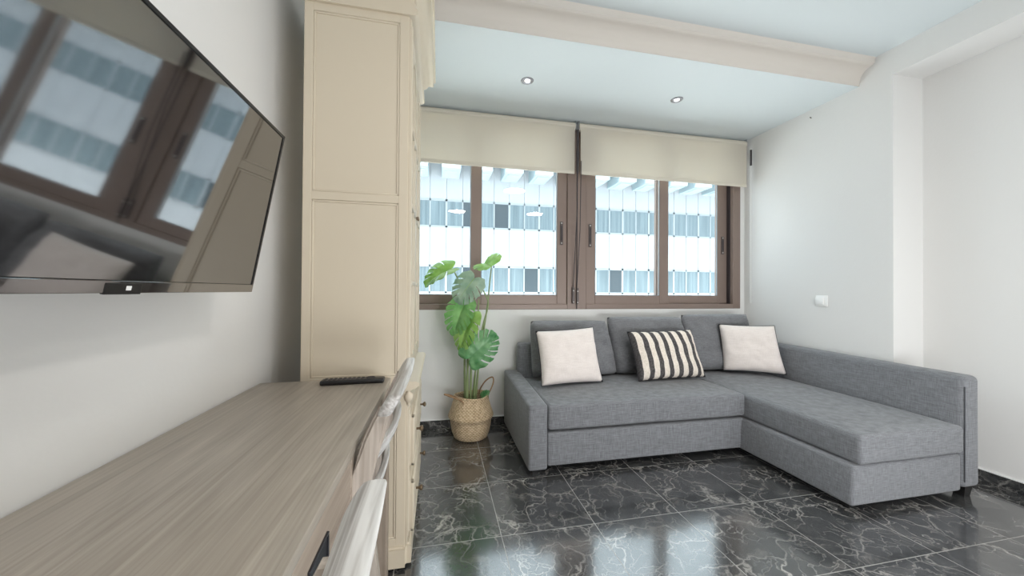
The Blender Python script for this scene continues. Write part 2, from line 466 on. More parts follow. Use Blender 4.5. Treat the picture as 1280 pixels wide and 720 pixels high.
# ------------------------------------------------------------------ roller blinds
def roller_blind(x0, x1, label, cord_x, full_cord):
    t = thing('roller_blind', label, 'blind', ((x0 + x1) / 2, 2.862, 2.50), 'roller blinds over the windows')
    yb = 2.862
    bm = bmesh.new()
    pr = [(yb + .031 * math.cos(a), 2.502 + .036 * math.sin(a)) for a in [2 * PI * k / 28 for k in range(28)]]
    extrude_profile(bm, pr, x0, x1, 'X'); obj('roller_tube', bm, M['blind_tube'], t, smooth=40)
    bm = bmesh.new(); box(bm, x0 + .008, x1 - .008, yb - .030, yb - .0285, 2.105, 2.505)
    obj('fabric', bm, M['blind'], t)
    obj('hem_bar', BOX(x0 + .008, x1 - .008, yb - .034, yb - .024, 2.092, 2.122, r=.004), M['blind_hem'], t, smooth=40)
    for x in (x0 - .004, x1 + .002):
        bm = bmesh.new(); box(bm, x - .004, x + .006, yb - .02, yb + .044, 2.475, 2.55, r=.003)
        obj('bracket', bm, M['chrome'], t)
    cy = yb - .052
    if full_cord:
        ch = obj('cord', TUBE([(cord_x, cy, 2.44), (cord_x, cy, 1.8), (cord_x, YB - .014, 1.12)], .0036, 8), M['alu_dark'], t, smooth=60)
        obj('cord_sleeve', TUBE([(cord_x, cy, 2.455), (cord_x, cy, 2.30), (cord_x, cy, 2.26), (cord_x, cy, 2.09)], [.011, .011, .014, .009], 12), M['alu_dark'], ch, smooth=50)
        tn = obj('tensioner', BOX(cord_x - .010, cord_x + .010, YB - .026, YB - .0045, .995, 1.135, r=.004), M['latch'], t, smooth=40)
        for z in (1.008, 1.105): obj('screw', BOX(cord_x - .005, cord_x + .005, YB - .029, YB - .025, z - .005, z + .005, r=.002), M['screw'], tn)
    else:
        bm = bmesh.new()
        for dx, yy in ((0, cy), (.010, cy + .02)): tube(bm, [(cord_x + dx, yy, 2.44), (cord_x + dx, yy, 1.0)], .0022, 6)
        ch = obj('cord', bm, M['white_plastic'], t)
        obj('cord_sleeve', BOX(cord_x - .012, cord_x + .004, cy - .006, cy + .006, 2.29, 2.44, r=.003), M['alu_dark'], ch)
    return t
roller_blind(-.50, 1.128, 'beige roller blind over the left window, half behind the cream cabinet', 1.137, True)
b = roller_blind(1.166, 2.846, 'beige roller blind over the right window next to the white wall', 2.868, False)
ch = obj('cord', TUBE([(1.172, 2.815, 2.2), (1.170, 2.83, 1.6), (1.170, YB - .016, 1.12)], .0036, 8), M['alu_dark'], b, smooth=60)
tn = obj('tensioner', BOX(1.166, 1.184, YB - .026, YB - .0078, .990, 1.13, r=.004), M['latch'], b, smooth=40)
for z in (1.004, 1.10): obj('screw', BOX(1.170, 1.180, YB - .029, YB - .025, z - .005, z + .005, r=.002), M['screw'], tn)

# ------------------------------------------------------------------ recessed spotlights
def emit(name, col, s):
    m = bpy.data.materials.new(name); m.use_nodes = True
    B = m.node_tree.nodes['Principled BSDF']; B.inputs['Emission Color'].default_value = col; B.inputs['Emission Strength'].default_value = s
    return m
M['spot_ring'] = plain('brushed_ring', lin(150, 150, 156), .3, metal=.9)
M['lamp'] = emit('spot_lens_glow', (1, .97, .92, 1), 4.)
for x, y, lb in ((.592, 2.38, 'round chrome recessed ceiling spotlight nearer the cream cabinet'), (1.755, 2.375, 'round chrome recessed ceiling spotlight nearer the right wall')):
    t = thing('ceiling_spotlight', lb, 'light', (x, y, ZA), 'recessed spotlights in the lowered ceiling')
    bm = bmesh.new(); lathe(bm, [(.018, ZA - .0005), (.021, ZA - .004), (.034, ZA - .007), (.041, ZA - .005), (.044, ZA - .0005)], x, y, 40)
    obj('trim_ring', bm, M['spot_ring'], t, smooth=60)
    bm = bmesh.new(); r = lathe(bm, [(.0205, ZA - .001), (.016, ZA - .0055), (.006, ZA - .0068)], x, y, 32); bm.faces.new(r[-1]); bm.faces.new(r[0][::-1])
    obj('lens', bm, M['lamp'], t, smooth=60)

# ------------------------------------------------------------------ wall switch, nail
t = thing('light_switch', 'small white square rocker switch on the wall above the chaise', 'switch', (XR, 2.196, 1.038))
obj('plate', BOX(XR - .009, XR, 2.153, 2.239, .997, 1.081, r=.003), M['white_plastic'], t, smooth=40)
obj('rocker', BOX(XR - .017, XR - .007, 2.178, 2.236, 1.012, 1.066, r=.003), M['white_plastic'], t, smooth=40)
o = obj('nail', TUBE([(XR + .004, 2.279, 2.488), (XR - .012, 2.279, 2.494)], [.003, .0035], 8), M['latch'], loc=(XR, 2.279, 2.49))
tag(o, 'tiny dark nail high on the right wall under the lowered ceiling', 'nail')

# ------------------------------------------------------------------ building across the street
YF = 17.6
bld = thing('office_building', 'white office block with ribbon windows seen across the street', 'building', (8, YF, 0))
X0, X1 = -9.0, 33.12
bands = [(-6.2, -2.2), (-.85, .98), (2.33, 4.18), (5.53, 7.78)]
bm = bmesh.new()
for z0, z1 in bands:
    x = X0
    while x < X1 - .01:                                  # cladding panels with open joints
        box(bm, x + .009, x + .771, YF, YF + .25, z0, z1, r=.006, seg=1); x += .78
box(bm, X0, X1, YF + .03, YF + .4, -6.2, 7.78)
obj('cladding', bm, M['facade'], bld)
def curtain_glass():
    m, nt, N, L, B = new_mat('office_glass')
    tc = N.new('ShaderNodeTexCoord'); mp = N.new('ShaderNodeMapping'); mp.inputs['Scale'].default_value = (9, 9, .25)
    L.new(tc.outputs['Object'], mp.inputs['Vector'])
    nz = N.new('ShaderNodeTexNoise'); nz.inputs['Scale'].default_value = 1; nz.inputs['Detail'].default_value = 2; L.new(mp.outputs[0], nz.inputs['Vector'])
    r = ramp(N, [(.3, lin(78, 92, 98)), (.7, lin(106, 120, 126))]); L.new(nz.outputs['Fac'], r.inputs['Fac'])
    L.new(r.outputs['Color'], B.inputs['Base Color']); B.inputs['Roughness'].default_value = .25
    return m
M['office_glass'] = curtain_glass()
M['office_glass_dark'] = plain('office_glass_dark', lin(50, 60, 66), .2)
def office_window(x, z0, z1):
    fr = bmesh.new(); wd, ht = 1.56, z1 - z0
    for a in ((0, .05, 0, ht), (wd - .05, wd, 0, ht), (.755, .815, 0, ht), (0, wd, 0, .07), (0, wd, ht - .09, ht)):
        box(fr, x + a[0], x + a[1], YF - .02, YF + .10, z0 + a[2], z0 + a[3])
    f = obj('window', fr, M['facade_frame'], bld)
    obj('pane', BOX(x + .05, x + .765, YF + .002, YF + .022, z0 + .07, z1 - .09), M['office_glass'], f)
    obj('pane', BOX(x + .805, x + 1.51, YF + .002, YF + .022, z0 + .07, z1 - .09), M['office_glass_dark'] if random.random() < .12 else M['office_glass'], f)
for z0, z1 in ((-2.2, -.85), (.98, 2.33), (4.18, 5.53)):
    if z0 < -2: continue
    x = X0
    while x < X1 - .01:
        office_window(x, z0, z1); x += 1.56
bm = bmesh.new(); box(bm, X0, X1, YF - 1.6, YF + .4, 7.80, 8.6)
obj('overhanging_slab', bm, M['concrete'], bld)
M['soffit'] = plain('beam_concrete', lin(150, 166, 172), .8)
x = .12 - 1.45 * 6
while x < 32:
    bm = bmesh.new(); box(bm, x, x + .84, YF - 1.5, YF + .02, 6.58, 7.82, r=.02, seg=1)
    box(bm, x + .14, x + .70, YF - 1.2, YF - .35, 6.55, 6.60)
    obj('beam', bm, M['soffit'], bld); x += 1.45

M['street'] = plain('street_paving', lin(222, 222, 220), .9)
struct('street', BOX(-14, 34, YB + .4, YF + .4, -6.4, -6.2), M['street'])  # unseen ground below the sill, added pale to bounce daylight up indoors

# ------------------------------------------------------------------ television
TVY0, TVY1, TVH = .320, 1.118, .448
tv = thing('television', 'large flat black television tilted on the left wall above the desk', 'television', (-.507, (TVY0 + TVY1) / 2, 1.088))
tilt = math.radians(10.2)
def tvbox(y0, y1, z0, z1, d0, d1, r=.002):
    """box on the tilted set: z up along the set, d outwards from its face"""
    bm = bmesh.new(); box(bm, d0, d1, y0, y1, z0, z1, r=r)
    bmesh.ops.rotate(bm, verts=bm.verts[:], cent=(0, 0, 0), matrix=Matrix.Rotation(tilt, 3, 'Y'))
    bmesh.ops.translate(bm, verts=bm.verts[:], vec=(-.509, 0, 1.092))
    return bm
bm = tvbox(TVY0, TVY1, 0, TVH, -.030, -.003, .004)
obj('case', bm, M['tv_case'], tv, smooth=40)
obj('screen', tvbox(TVY0 + .008, TVY1 - .008,   .021, TVH - .008, -.006, -.0012, .0005), M['screen'], tv)
M['bezel'] = plain('glossy_bezel', lin(44, 38, 36), .12, spec=1., coat=1.)
M['bezel'].node_tree.nodes['Principled BSDF'].inputs['Coat IOR'].default_value = 2.2
bm = tvbox(TVY0, TVY1, 0, .0205, -.006, .001, .001)
obj('lower_bezel', bm, M['bezel'], tv)
bm = tvbox(TVY0, TVY0 + .0078, .0205, TVH, -.006, .001, .001)
for a in ((TVY1 - .0078, TVY1, .0205, TVH), (TVY0, TVY1, TVH - .0078, TVH)):
    b2 = tvbox(*a, -.006, .001, .001); me = bpy.data.meshes.new('tmp'); b2.to_mesh(me); bm.from_mesh(me); b2.free(); bpy.data.meshes.remove(me)
obj('bezel', bm, M['tv_case'], tv)
lt = obj('sensor_tab', tvbox(.668, .738, -.002, .017, -.004, .0022, .001), M['tv_case'], tv)
obj('sticker', tvbox(.706, .716, .005, .0125, .0020, .0026, 0), M['white_plastic'], lt)
bm = bmesh.new(); box(bm, XL, XL + .02, .64, .80, 1.20, 1.42, r=.004); box(bm, XL + .015, -.50, .70, .74, 1.27, 1.33, r=.006)
obj('wall_bracket', bm, M['tv_case'], tv)

# ------------------------------------------------------------------ desk
DX0, DX1, DY0, DY1, DZ = XL + .006, -.178, -.26, 1.452, .76
desk = thing('desk', 'long grey-brown oak desk along the left wall under the television', 'desk', ((DX0 + DX1) / 2, .6, 0))
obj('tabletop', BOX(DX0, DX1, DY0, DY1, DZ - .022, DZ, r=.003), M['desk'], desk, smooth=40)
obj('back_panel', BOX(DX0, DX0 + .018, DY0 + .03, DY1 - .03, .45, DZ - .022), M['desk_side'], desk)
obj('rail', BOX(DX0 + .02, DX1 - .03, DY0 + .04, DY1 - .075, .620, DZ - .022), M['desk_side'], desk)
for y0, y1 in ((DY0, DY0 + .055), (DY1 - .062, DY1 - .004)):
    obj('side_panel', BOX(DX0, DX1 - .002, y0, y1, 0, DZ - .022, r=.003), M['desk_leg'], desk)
for y0, y1 in ((-.030, .393), (.399, .815), (.823, 1.240), (1.246, 1.386)):
    d = obj('drawer' if y1 - y0 > .2 else 'end_panel', BOX(DX1 - .028, DX1 - .002, y0, y1, .612, DZ - .024, r=.002), M['desk_side'], desk)
    if y1 - y0 < .2: continue
    ym = (y0 + y1) / 2; hx = DX1 - .002
    bm = bmesh.new()
    for a in ((ym - .046, ym + .046, .650, .654), (ym - .046, ym + .046, .690, .694), (ym - .046, ym - .042, .654, .690), (ym + .042, ym + .046, .654, .690)):
        box(bm, hx - .001, hx + .004, *a, r=.001, seg=1)
    box(bm, hx - .001, hx + .0012, ym - .043, ym + .043, .653, .691)
    obj('handle', bm, plain('dark_recessed_pull', lin(52, 52, 56), .35, metal=.5), d)

# ------------------------------------------------------------------ remote control
rc = thing('remote_control', 'long black remote control lying at the far end of the desk', 'remote', (-.30, 1.389, DZ))
ra = math.radians(1.5)
def rcm(bm):
    bmesh.ops.rotate(bm, verts=bm.verts[:], cent=(0, 0, 0), matrix=Matrix.Rotation(ra, 3, 'Z'))
    bmesh.ops.translate(bm, verts=bm.verts[:], vec=(-.300, 1.389, DZ)); return bm
bm = BOX(-.108, .108, -.022, .022, .0005, .017, r=.006, seg=3); obj('body', rcm(bm), M['black_plastic'], rc, smooth=40)
for i in range(9):
    for j in range(3):
        x = -.092 + i * .0155; y = -.012 + j * .012
        obj('button', rcm(BOX(x - .005, x + .005, y - .004, y + .004, .0165, .0188, r=.001, seg=1)), M['button'], rc)
bm = bmesh.new()
tube(bm, [(.060 + .014 * math.cos(a), .014 * math.sin(a), .0178) for a in [2 * PI * k / 24 for k in range(25)]], .0022, 6)
obj('navigation_ring', rcm(bm), M['button'], rc)

# ------------------------------------------------------------------ dining chairs at the desk
def make_chair(x, y0, y1, label, inset=.04):
    """ladder-back chair facing -x; x = where the back posts meet the seat, y0..y1 = width of the back"""
    ym = (y0 + y1) / 2; hw = (y1 - y0) / 2
    t = thing('ladder_back_chair', label, 'chair', (x - .2, ym, 0), 'whitewashed ladder-back chairs at the desk')
    PT = [(.0, .045), (.30, .012), (.44, .0), (.55, .027), (.647, .052), (.733, .073), (.807, .097), (.845, .117), (.88, .138)]
    def lean(z):                      # S-curved back: how far the post has moved out at height z
        for (a, b_), (c, d) in zip(PT, PT[1:]):
            if z <= c: return b_ + (d - b_) * (z - a) / (c - a)
        return PT[-1][1]
    bm = bmesh.new(); box(bm, x - .42, x + .005, y0 - .005, y1 + .005, .435, .465, r=.012, seg=3)
    obj('seat', bm, M['chair_y'], t, smooth=40)
    for s in (-1, 1):
        bm = bmesh.new(); yc = ym + s * (hw - inset)
        zs = [0, .15, .30, .44, .50, .55, .60, .647, .69, .733, .77, .807, .835]
        rings = []
        for z in zs:
            cx = x + lean(z)
            wx = .0215 if .30 < z < .8 else .0175
            rings.append([bm.verts.new((cx + dx * wx, yc + dy * .014, z)) for dx, dy in ((-1, -1), (1, -1), (1, 1), (-1, 1))])
        for a, b_ in zip(rings, rings[1:]):
            for k in range(4): bm.faces.new((a[k], a[(k + 1) % 4], b_[(k + 1) % 4], b_[k]))
        bm.faces.new(rings[0][::-1]); bm.faces.new(rings[-1])
        bmesh.ops.bevel(bm, geom=[e for e in bm.edges if abs(e.verts[0].co.z - e.verts[1].co.z) > .001], offset=.006, segments=2, affect='EDGES')
        obj('back_post', bm, M['chair_z'], t, smooth=50)
        bm = bmesh.new(); xf = x - .385
        tube(bm, [(xf, yc, 0), (xf, yc, .2), (xf, yc, .436)], [.014, .018, .021], 12)
        obj('front_leg', bm, M['chair_z'], t, smooth=50)
        bm = bmesh.new(); tube(bm, [(xf, yc, .2), (x + .03, yc, .2)], .010, 10)
        obj('stretcher', bm, M['chair_y'], t, smooth=50)
    def slat(name, z0, z1, th, bow, over, out=0.):
        bm = bmesh.new(); n, K = 40, 24; rings = []
        for k in range(n + 1):
            s = math.sin(-PI / 2 + PI * k / n) if k not in (0, n) else (-1 if k == 0 else 1)
            y = ym + s * (hw + over)
            b_ = bow * (1 - s * s)
            e = math.sqrt(max(.0, 1 - (max(0, abs(s) - .93) / .075) ** 2))
            zc, hz = (z0 + z1) / 2 + .002 * (1 - s * s), (z1 - z0) / 2
            q = []
            for j in range(K):
                c, d = math.cos(2 * PI * j / K), math.sin(2 * PI * j / K)
                px = math.copysign(abs(c) ** .45, c) * th / 2 * e; pz = math.copysign(abs(d) ** .45, d) * hz * (.35 + .65 * e)
                q.append(bm.verts.new((x + lean(zc + pz) + out + b_ + px, y, zc + pz)))
            rings.append(q)
        for a, c in zip(rings, rings[1:]):
            for k in range(K): bm.faces.new((a[k], a[(k + 1) % K], c[(k + 1) % K], c[k]))
        bm.faces.new(rings[0][::-1]); bm.faces.new(rings[-1])
        obj(name, bm, M['chair_y'], t, smooth=70)
    slat('crest_rail', .824, .872, .032, .006, .004)
    slat('back_slat', .715, .750, .018, .024, .004 - inset, .011)
    slat('back_slat', .590, .625, .018, .024, .004 - inset, .011)
    return t
make_chair(-.222, .808, 1.262, 'whitewashed wooden ladder-back chair beside the cream cabinet')
make_chair(-.204, .035, .462, 'whitewashed wooden chair nearest the camera, only its rail end showing', .085)

# ------------------------------------------------------------------ cream display cabinet
KX0, KX1, KY0, KY1 = -.505, -.122, 1.472, 2.15
cab = thing('display_cabinet', 'tall cream dresser with panelled side, glazed doors and drawers', 'cabinet', ((KX0 + KX1) / 2, (KY0 + KY1) / 2, 0))
def panelled_side(y0, y1, out):
    """side panel with a raised frame; out = -1 faces the camera"""
    bm = bmesh.new(); ys = (y0, y1)
    box(bm, KX0, KX1, y0 + .006, y1 - .006, .02, 2.36)
    def fr(x0, x1, z0, z1):
        yy = (y0, y0 + .012) if out < 0 else (y1 - .012, y1)
        box(bm, x0, x1, yy[0], yy[1], z0, z1, r=.002, seg=1)
    fr(KX0, KX0 + .032, .02, 2.22); fr(KX1 - .036, KX1, .02, 2.22)
    for z0, z1 in ((.02, .12), (.70, .762), (1.443, 1.475), (2.165, 2.22)): fr(KX0 + .03, KX1 - .034, z0, z1)
    # small bead around each sunk panel
    for z0, z1 in ((.12, .70), (.762, 1.443), (1.475, 2.165)):
        a0, a1 = KX0 + .032, KX1 - .036
        yy = (y0 + .002, y0 + .009) if out < 0 else (y1 - .009, y1 - .002)
        for q in ((a0, a0 + .008, z0, z1), (a1 - .008, a1, z0, z1), (a0, a1, z0, z0 + .008), (a0, a1, z1 - .008, z1)):
            box(bm, q[0], q[1], yy[0], yy[1], q[2], q[3], r=.003, seg=2)
    return bm
obj('side_panel', panelled_side(KY0, KY0 + .028, -1), M['cream'], cab, smooth=30)
obj('side_panel', panelled_side(KY1 - .028, KY1, 1), M['cream'], cab, smooth=30)
obj('back_panel', BOX(KX0, KX0 + .012, KY0 + .02, KY1 - .02, .03, 2.34), M['cream'], cab)
bm = bmesh.new()
for z in (.74, 1.13, 1.455, 1.78, 2.16): box(bm, KX0 + .01, KX1 - .025, KY0 + .02, KY1 - .02, z - .009, z + .009)
obj('shelf', bm, M['cream'], cab)
# base carcass with a rounded plinth
bm = bmesh.new(); box(bm, KX0 + .01, KX1 - .004, KY0 + .022, KY1 - .022, .03, .70)
obj('base_carcass', bm, M['cream'], cab)
bm = bmesh.new()
vs = box(bm, KX0, -.098, KY0 - .012, KY1 + .012, .012, .092)
es = [e for e in bm.edges if abs(e.verts[0].co.z - e.verts[1].co.z) > .05 and e.verts[0].co.x > -.2]
bmesh.ops.bevel(bm, geom=es, offset=.022, segments=5, affect='EDGES')
es = [e for e in bm.edges if min(e.verts[0].co.z, e.verts[1].co.z) > .09]
bmesh.ops.bevel(bm, geom=es, offset=.009, segments=3, affect='EDGES')
obj('plinth', bm, M['cream'], cab, smooth=40)
obj('foot', BOX(KX0 + .02, -.115, KY0 + .005, KY1 - .005, 0, .013), M['foot'], cab)  # dark slab painted in for the shade gap below the plinth
# reeded corner posts
for yc in (KY0 + .016, KY1 - .016):
    for z0, z1 in ((.092, .655), (.74, 2.19)):
        bm = bmesh.new(); box(bm, KX1 - .001, KX1 + .010, yc - .013, yc + .013, z0, z1, r=.003)
        for k in (-1, 0, 1): tube(bm, [(KX1 + .010, yc + k * .0095, z0 + .03), (KX1 + .010, yc + k * .0095, z1 - .03)], .0042, 8)
        obj('corner_post', bm, M['cream'], cab, smooth=40)
    bm = bmesh.new()
    r = lathe(bm, [(.004, .640), (.007, .646), (.006, .652), (.011, .658), (.0165, .666), (.019, .676), (.0165, .686), (.010, .693), (.006, .699), (.009, .704), (.004, .708)], KX1 + .010, yc - .012 if yc < 1.8 else yc + .012, 20)
    bm.faces.new(r[0][::-1]); bm.faces.new(r[-1])
    obj('turned_knop', bm, M['cream'], cab, smooth=60)
# moulded ledge between base and hutch
bm = bmesh.new()
extrude_profile(bm, [(KX0, .700), (-.105, .700), (-.098, .706), (-.088, .708), (-.080, .714), (-.074, .716), (-.070, .724), (-.073, .732), (-.082, .737), (KX0, .738)], KY0 - .004, KY1 + .006, 'Y')
obj('ledge', bm, M['cream'], cab, smooth=40)
obj('frieze_rail', BOX(KX1 - .01, -.108, KY0 + .032, KY1 - .032, .60, .70, r=.003), M['cream'], cab)
# two wide drawers, two bronze knobs each
for z0, z1, zk in ((.385, .590, .485), (.118, .325, .222)):
    bm = bmesh.new(); a0, a1 = KY0 + .036, KY1 - .036
    box(bm, KX1 - .006, -.102, a0, a1, z0, z1, r=.003)
    q = [(-.102, 0.), (-.092, .012), (-.090, .020)]
    vs0 = [[bm.verts.new((xx, yy, zz)) for yy, zz in ((a0 + .02 + d, z0 + .022 + d), (a1 - .02 - d, z0 + .022 + d), (a1 - .02 - d, z1 - .022 - d), (a0 + .02 + d, z1 - .022 - d))] for xx, d in q]
    for A, B_ in zip(vs0, vs0[1:]):
        for k in range(4): bm.faces.new((A[k], A[(k + 1) % 4], B_[(k + 1) % 4], B_[k]))
    bm.faces.new(vs0[-1])
    # moulded lip round the drawer front
    for yy0, yy1, zz0, zz1 in ((a0, a0 + .014, z0, z1), (a1 - .014, a1, z0, z1), (a0, a1, z0, z0 + .014), (a0, a1, z1 - .014, z1)):
        box(bm, -.104, -.090, yy0, yy1, zz0, zz1, r=.004, seg=2)
    d = obj('drawer', bm, M['cream'], cab, smooth=35)
    for yk in (1.642, 1.985):
        bm = bmesh.new(); n = 16
        prof = [(.005, -.092), (.005, -.080), (.006, -.076), (.012, -.071), (.0135, -.066), (.010, -.061), (.003, -.059)]
        rings = [[bm.verts.new((xx, yk + r * math.cos(2 * PI * k / n), zk + r * math.sin(2 * PI * k / n))) for k in range(n)] for r, xx in prof]
        for A, B_ in zip(rings, rings[1:]):
            for k in range(n): bm.faces.new((A[k], A[(k + 1) % n], B_[(k + 1) % n], B_[k]))
        bm.faces.new(rings[-1]); bm.faces.new(rings[0][::-1])
        obj('knob', bm, M['bronze'], d, smooth=60)
# glazed doors with arched heads and horizontal glazing bars
for y0, y1, ha in ((KY0 + .036, 1.809, 1), (1.813, KY1 - .036, 0)):
    bm = bmesh.new(); xx = (KX1 - .012, KX1 + .012); z0, z1 = .755, 2.155
    box(bm, *xx, y0, y0 + .042, z0, z1, r=.004); box(bm, *xx, y1 - .042, y1, z0, z1, r=.004)
    box(bm, *xx, y0 + .04, y1 - .04, z0, z0 + .06, r=.004)
    # arched top rail
    n = 14; A = []
    for k in range(n + 1):
        s = k / n; y = y0 + .04 + s * (y1 - y0 - .08); zz = z1 - .12 + .075 * math.sin(PI * s)
        A.append([bm.verts.new((xx[0], y, zz)), bm.verts.new((xx[1], y, zz)), bm.verts.new((xx[1], y, z1)), bm.verts.new((xx[0], y, z1))])
    for P, Q in zip(A, A[1:]):
        for k in range(4): bm.faces.new((P[k], P[(k + 1) % 4], Q[(k + 1) % 4], Q[k]))
    bm.faces.new(A[0][::-1]); bm.faces.new(A[-1])
    d = obj('door', bm, M['cream'], cab, smooth=35)
    bm = bmesh.new()
    for z in (1.13, 1.455, 1.78): box(bm, KX1 - .006, KX1 + .014, y0 + .04, y1 - .04, z - .010, z + .010, r=.004)
    ym = (y0 + y1) / 2
    box(bm, KX1 - .006, KX1 + .012, ym - .009, ym + .009, z0 + .05, z1 - .06, r=.004)
    obj('glazing_bar', bm, M['cream'], d, smooth=35)
    obj('pane', BOX(KX1 - .004, KX1 - .001, y0 + .038, y1 - .038, z0 + .055, z1 - .06), M['glass'], d)
    yk = y1 - .02 if ha else y0 + .02
    bm = bmesh.new(); tube(bm, [(KX1 + .010, yk, 1.452), (KX1 + .016, yk, 1.452), (KX1 + .020, yk, 1.452), (KX1 + .026, yk, 1.452)], [.003, .003, .007, .005], 12)
    obj('knob', bm, M['bronze'], d, smooth=60)
# bead, frieze and crown at the top
bm = bmesh.new()
extrude_profile(bm, [(KX0 - .002, 2.196), (-.104, 2.196), (-.094, 2.200), (-.088, 2.208), (-.088, 2.216), (-.094, 2.224), (-.100, 2.228), (-.094, 2.238), (-.100, 2.246), (KX0 - .002, 2.246)], KY0 - .010, KY1 + .010, 'Y')
obj('bead_moulding', bm, M['cream'], cab, smooth=40)
obj('frieze', BOX(KX0, KX1 + .016, KY0 - .002, KY1 + .002, 2.246, 2.33), M['cream'], cab)
cr = [(0, 0), (.006, .004), (.008, .012), (.018, .020), (.028, .034), (.036, .052), (.050, .062), (.062, .064), (.066, .078), (.066, .092), (.074, .096), (.076, .108)]
bm = bmesh.new(); rows = []
for d, z in cr:
    rows.append([bm.verts.new((KX0, KY0 - .002 - d, 2.272 + z)), bm.verts.new((-.102 + d, KY0 - .002 - d, 2.272 + z)), bm.verts.new((-.102 + d, KY1 + .002 + d, 2.272 + z)), bm.verts.new((KX0, KY1 + .002 + d, 2.272 + z))])
for A, B_ in zip(rows, rows[1:]):
    for k in range(4): bm.faces.new((A[k], A[(k + 1) % 4], B_[(k + 1) % 4], B_[k]))
bm.faces.new(rows[0][::-1]); bm.faces.new(rows[-1])
obj('crown_moulding', bm, M['cream'], cab, smooth=40)

# ------------------------------------------------------------------ corner sofa
SF = .040
sofa = thing('corner_sofa', 'large grey linen corner sofa with chaise under the windows', 'sofa', (1.7, 2.3, 0))
def soft(bm, cuts=3):
    return bm
def rounded(x0, x1, y0, y1, z0, z1, r, puff=0., seg=4, nx=14, ny=14, slope=None, jitter=.0025):
    """upholstered block: rounded edges, slightly crowned top"""
    bm = BOX(x0, x1, y0, y1, z0, z1, r=r, seg=seg)
    if puff or jitter:
        # slice to give the crown something to bend
        for k in range(1, nx):
            x = x0 + (x1 - x0) * k / nx
            bmesh.ops.bisect_plane(bm, geom=bm.verts[:] + bm.edges[:] + bm.faces[:], plane_co=(x, 0, 0), plane_no=(1, 0, 0))
        for k in range(1, ny):
            y = y0 + (y1 - y0) * k / ny
            bmesh.ops.bisect_plane(bm, geom=bm.verts[:] + bm.edges[:] + bm.faces[:], plane_co=(0, y, 0), plane_no=(0, 1, 0))
        for v in bm.verts:
            u = (v.co.x - x0) / (x1 - x0) * 2 - 1; w = (v.co.y - y0) / (y1 - y0) * 2 - 1
            if v.co.z > z1 - r * .6:
                v.co.z += puff * max(0, 1 - abs(u) ** 4) * max(0, 1 - abs(w) ** 4)
            n = noise.noise(Vector((v.co.x * 5, v.co.y * 5, v.co.z * 5)))
            v.co += jitter * n * Vector((.6, .6, 1))
    if slope:
        for v in bm.verts:
            if v.co.z > (z0 + z1) / 2:
                v.co.z += slope * (v.co.y - y0) / (y1 - y0)
    return bm
AX0, AX1 = .532, .650          # left arm
CX0, CX1 = 2.030, 2.764        # chaise
RX1 = 2.888                    # outer face of the right arm
YF_, YC, YBK = 2.05, 1.376, 2.868
obj('armrest', rounded(AX0, AX1, YF_, YBK, SF - .012, .418, .016, 0, 3, 3, 10, slope=.040, jitter=.001), M['sofa'], sofa, smooth=60)
obj('seat_base', rounded(AX1 + .002, CX0 + .01, YF_ + .006, 2.72, SF + .006, .246, .012, 0, 3, jitter=.001), M['sofa'], sofa, smooth=60)
obj('seat_cushion', rounded(AX1 + .004, CX0 + .018, YF_ - .002, 2.762, .262, .412, .020, .016), M['sofa'], sofa, smooth=60)
# chaise base narrows to the floor at its inner side
bm = rounded(CX0 - .006, CX1 - .004, YC + .012, 2.72, SF, .240, .018, 0, 4, jitter=.001)
for v in bm.verts:
    k = 1 - (v.co.z - SF) / .2
    if v.co.x < CX0 + .05: v.co.x -= .012 * k
obj('chaise_base', bm, M['sofa'], sofa, smooth=60)
bm = rounded(CX0 + .020, CX1 - .002, YC, 2.762, .246, .394, .022, .020)
for v in bm.verts:
    v.co.z += .014 * (v.co.y - YC) / (2.735 - YC) * (1 if v.co.z > .3 else 0)
    if v.co.x > CX1 - .05 and v.co.y < YC + .035: v.co.y -= .0
obj('chaise_cushion', bm, M['sofa'], sofa, smooth=60)
bm = rounded(CX1, RX1, YC + .004, YBK, SF + .014, .655, .030, 0, 5, 3, 12, jitter=.001)
for v in bm.verts:
    if v.co.z > .4: v.co.z += .022 * (v.co.y - YC) / (YBK - YC)
obj('armrest', bm, M['sofa'], sofa, smooth=60)
bm = TUBE([(CX1 + .008, YC + .007, SF + .05), (CX1 + .010, YC + .007, .60)], .0022, 6)
obj('arm_seam', bm, M['seam'], sofa, smooth=60)
obj('backrest', rounded(.628, CX1 + .004, 2.765, YBK, SF + .04, .682, .026, 0, 4, 12, 3, jitter=.0015), M['sofa'], sofa, smooth=60)
for x, y in ((AX0 + .06, YF_ + .07), (AX0 + .06, 2.78), (CX1 + .062, YC + .048), (CX1 + .075, 2.78), (CX0 + .06, YC + .09)):
    bm = bmesh.new(); vs = box(bm, x - .030, x + .030, y - .030, y + .030, 0, SF + .018)
    for v in vs:
        if v.co.z < .01: v.co.x = x + (v.co.x - x) * .72; v.co.y = y + (v.co.y - y) * .72
    obj('foot', bm, M['foot'], sofa)
bm = bmesh.new(); tube(bm, [(1.90, YF_ + .10, .016), (1.93, YF_ + .10, .016)], .016, 16)
obj('castor', bm, M['foot'], sofa, smooth=50)

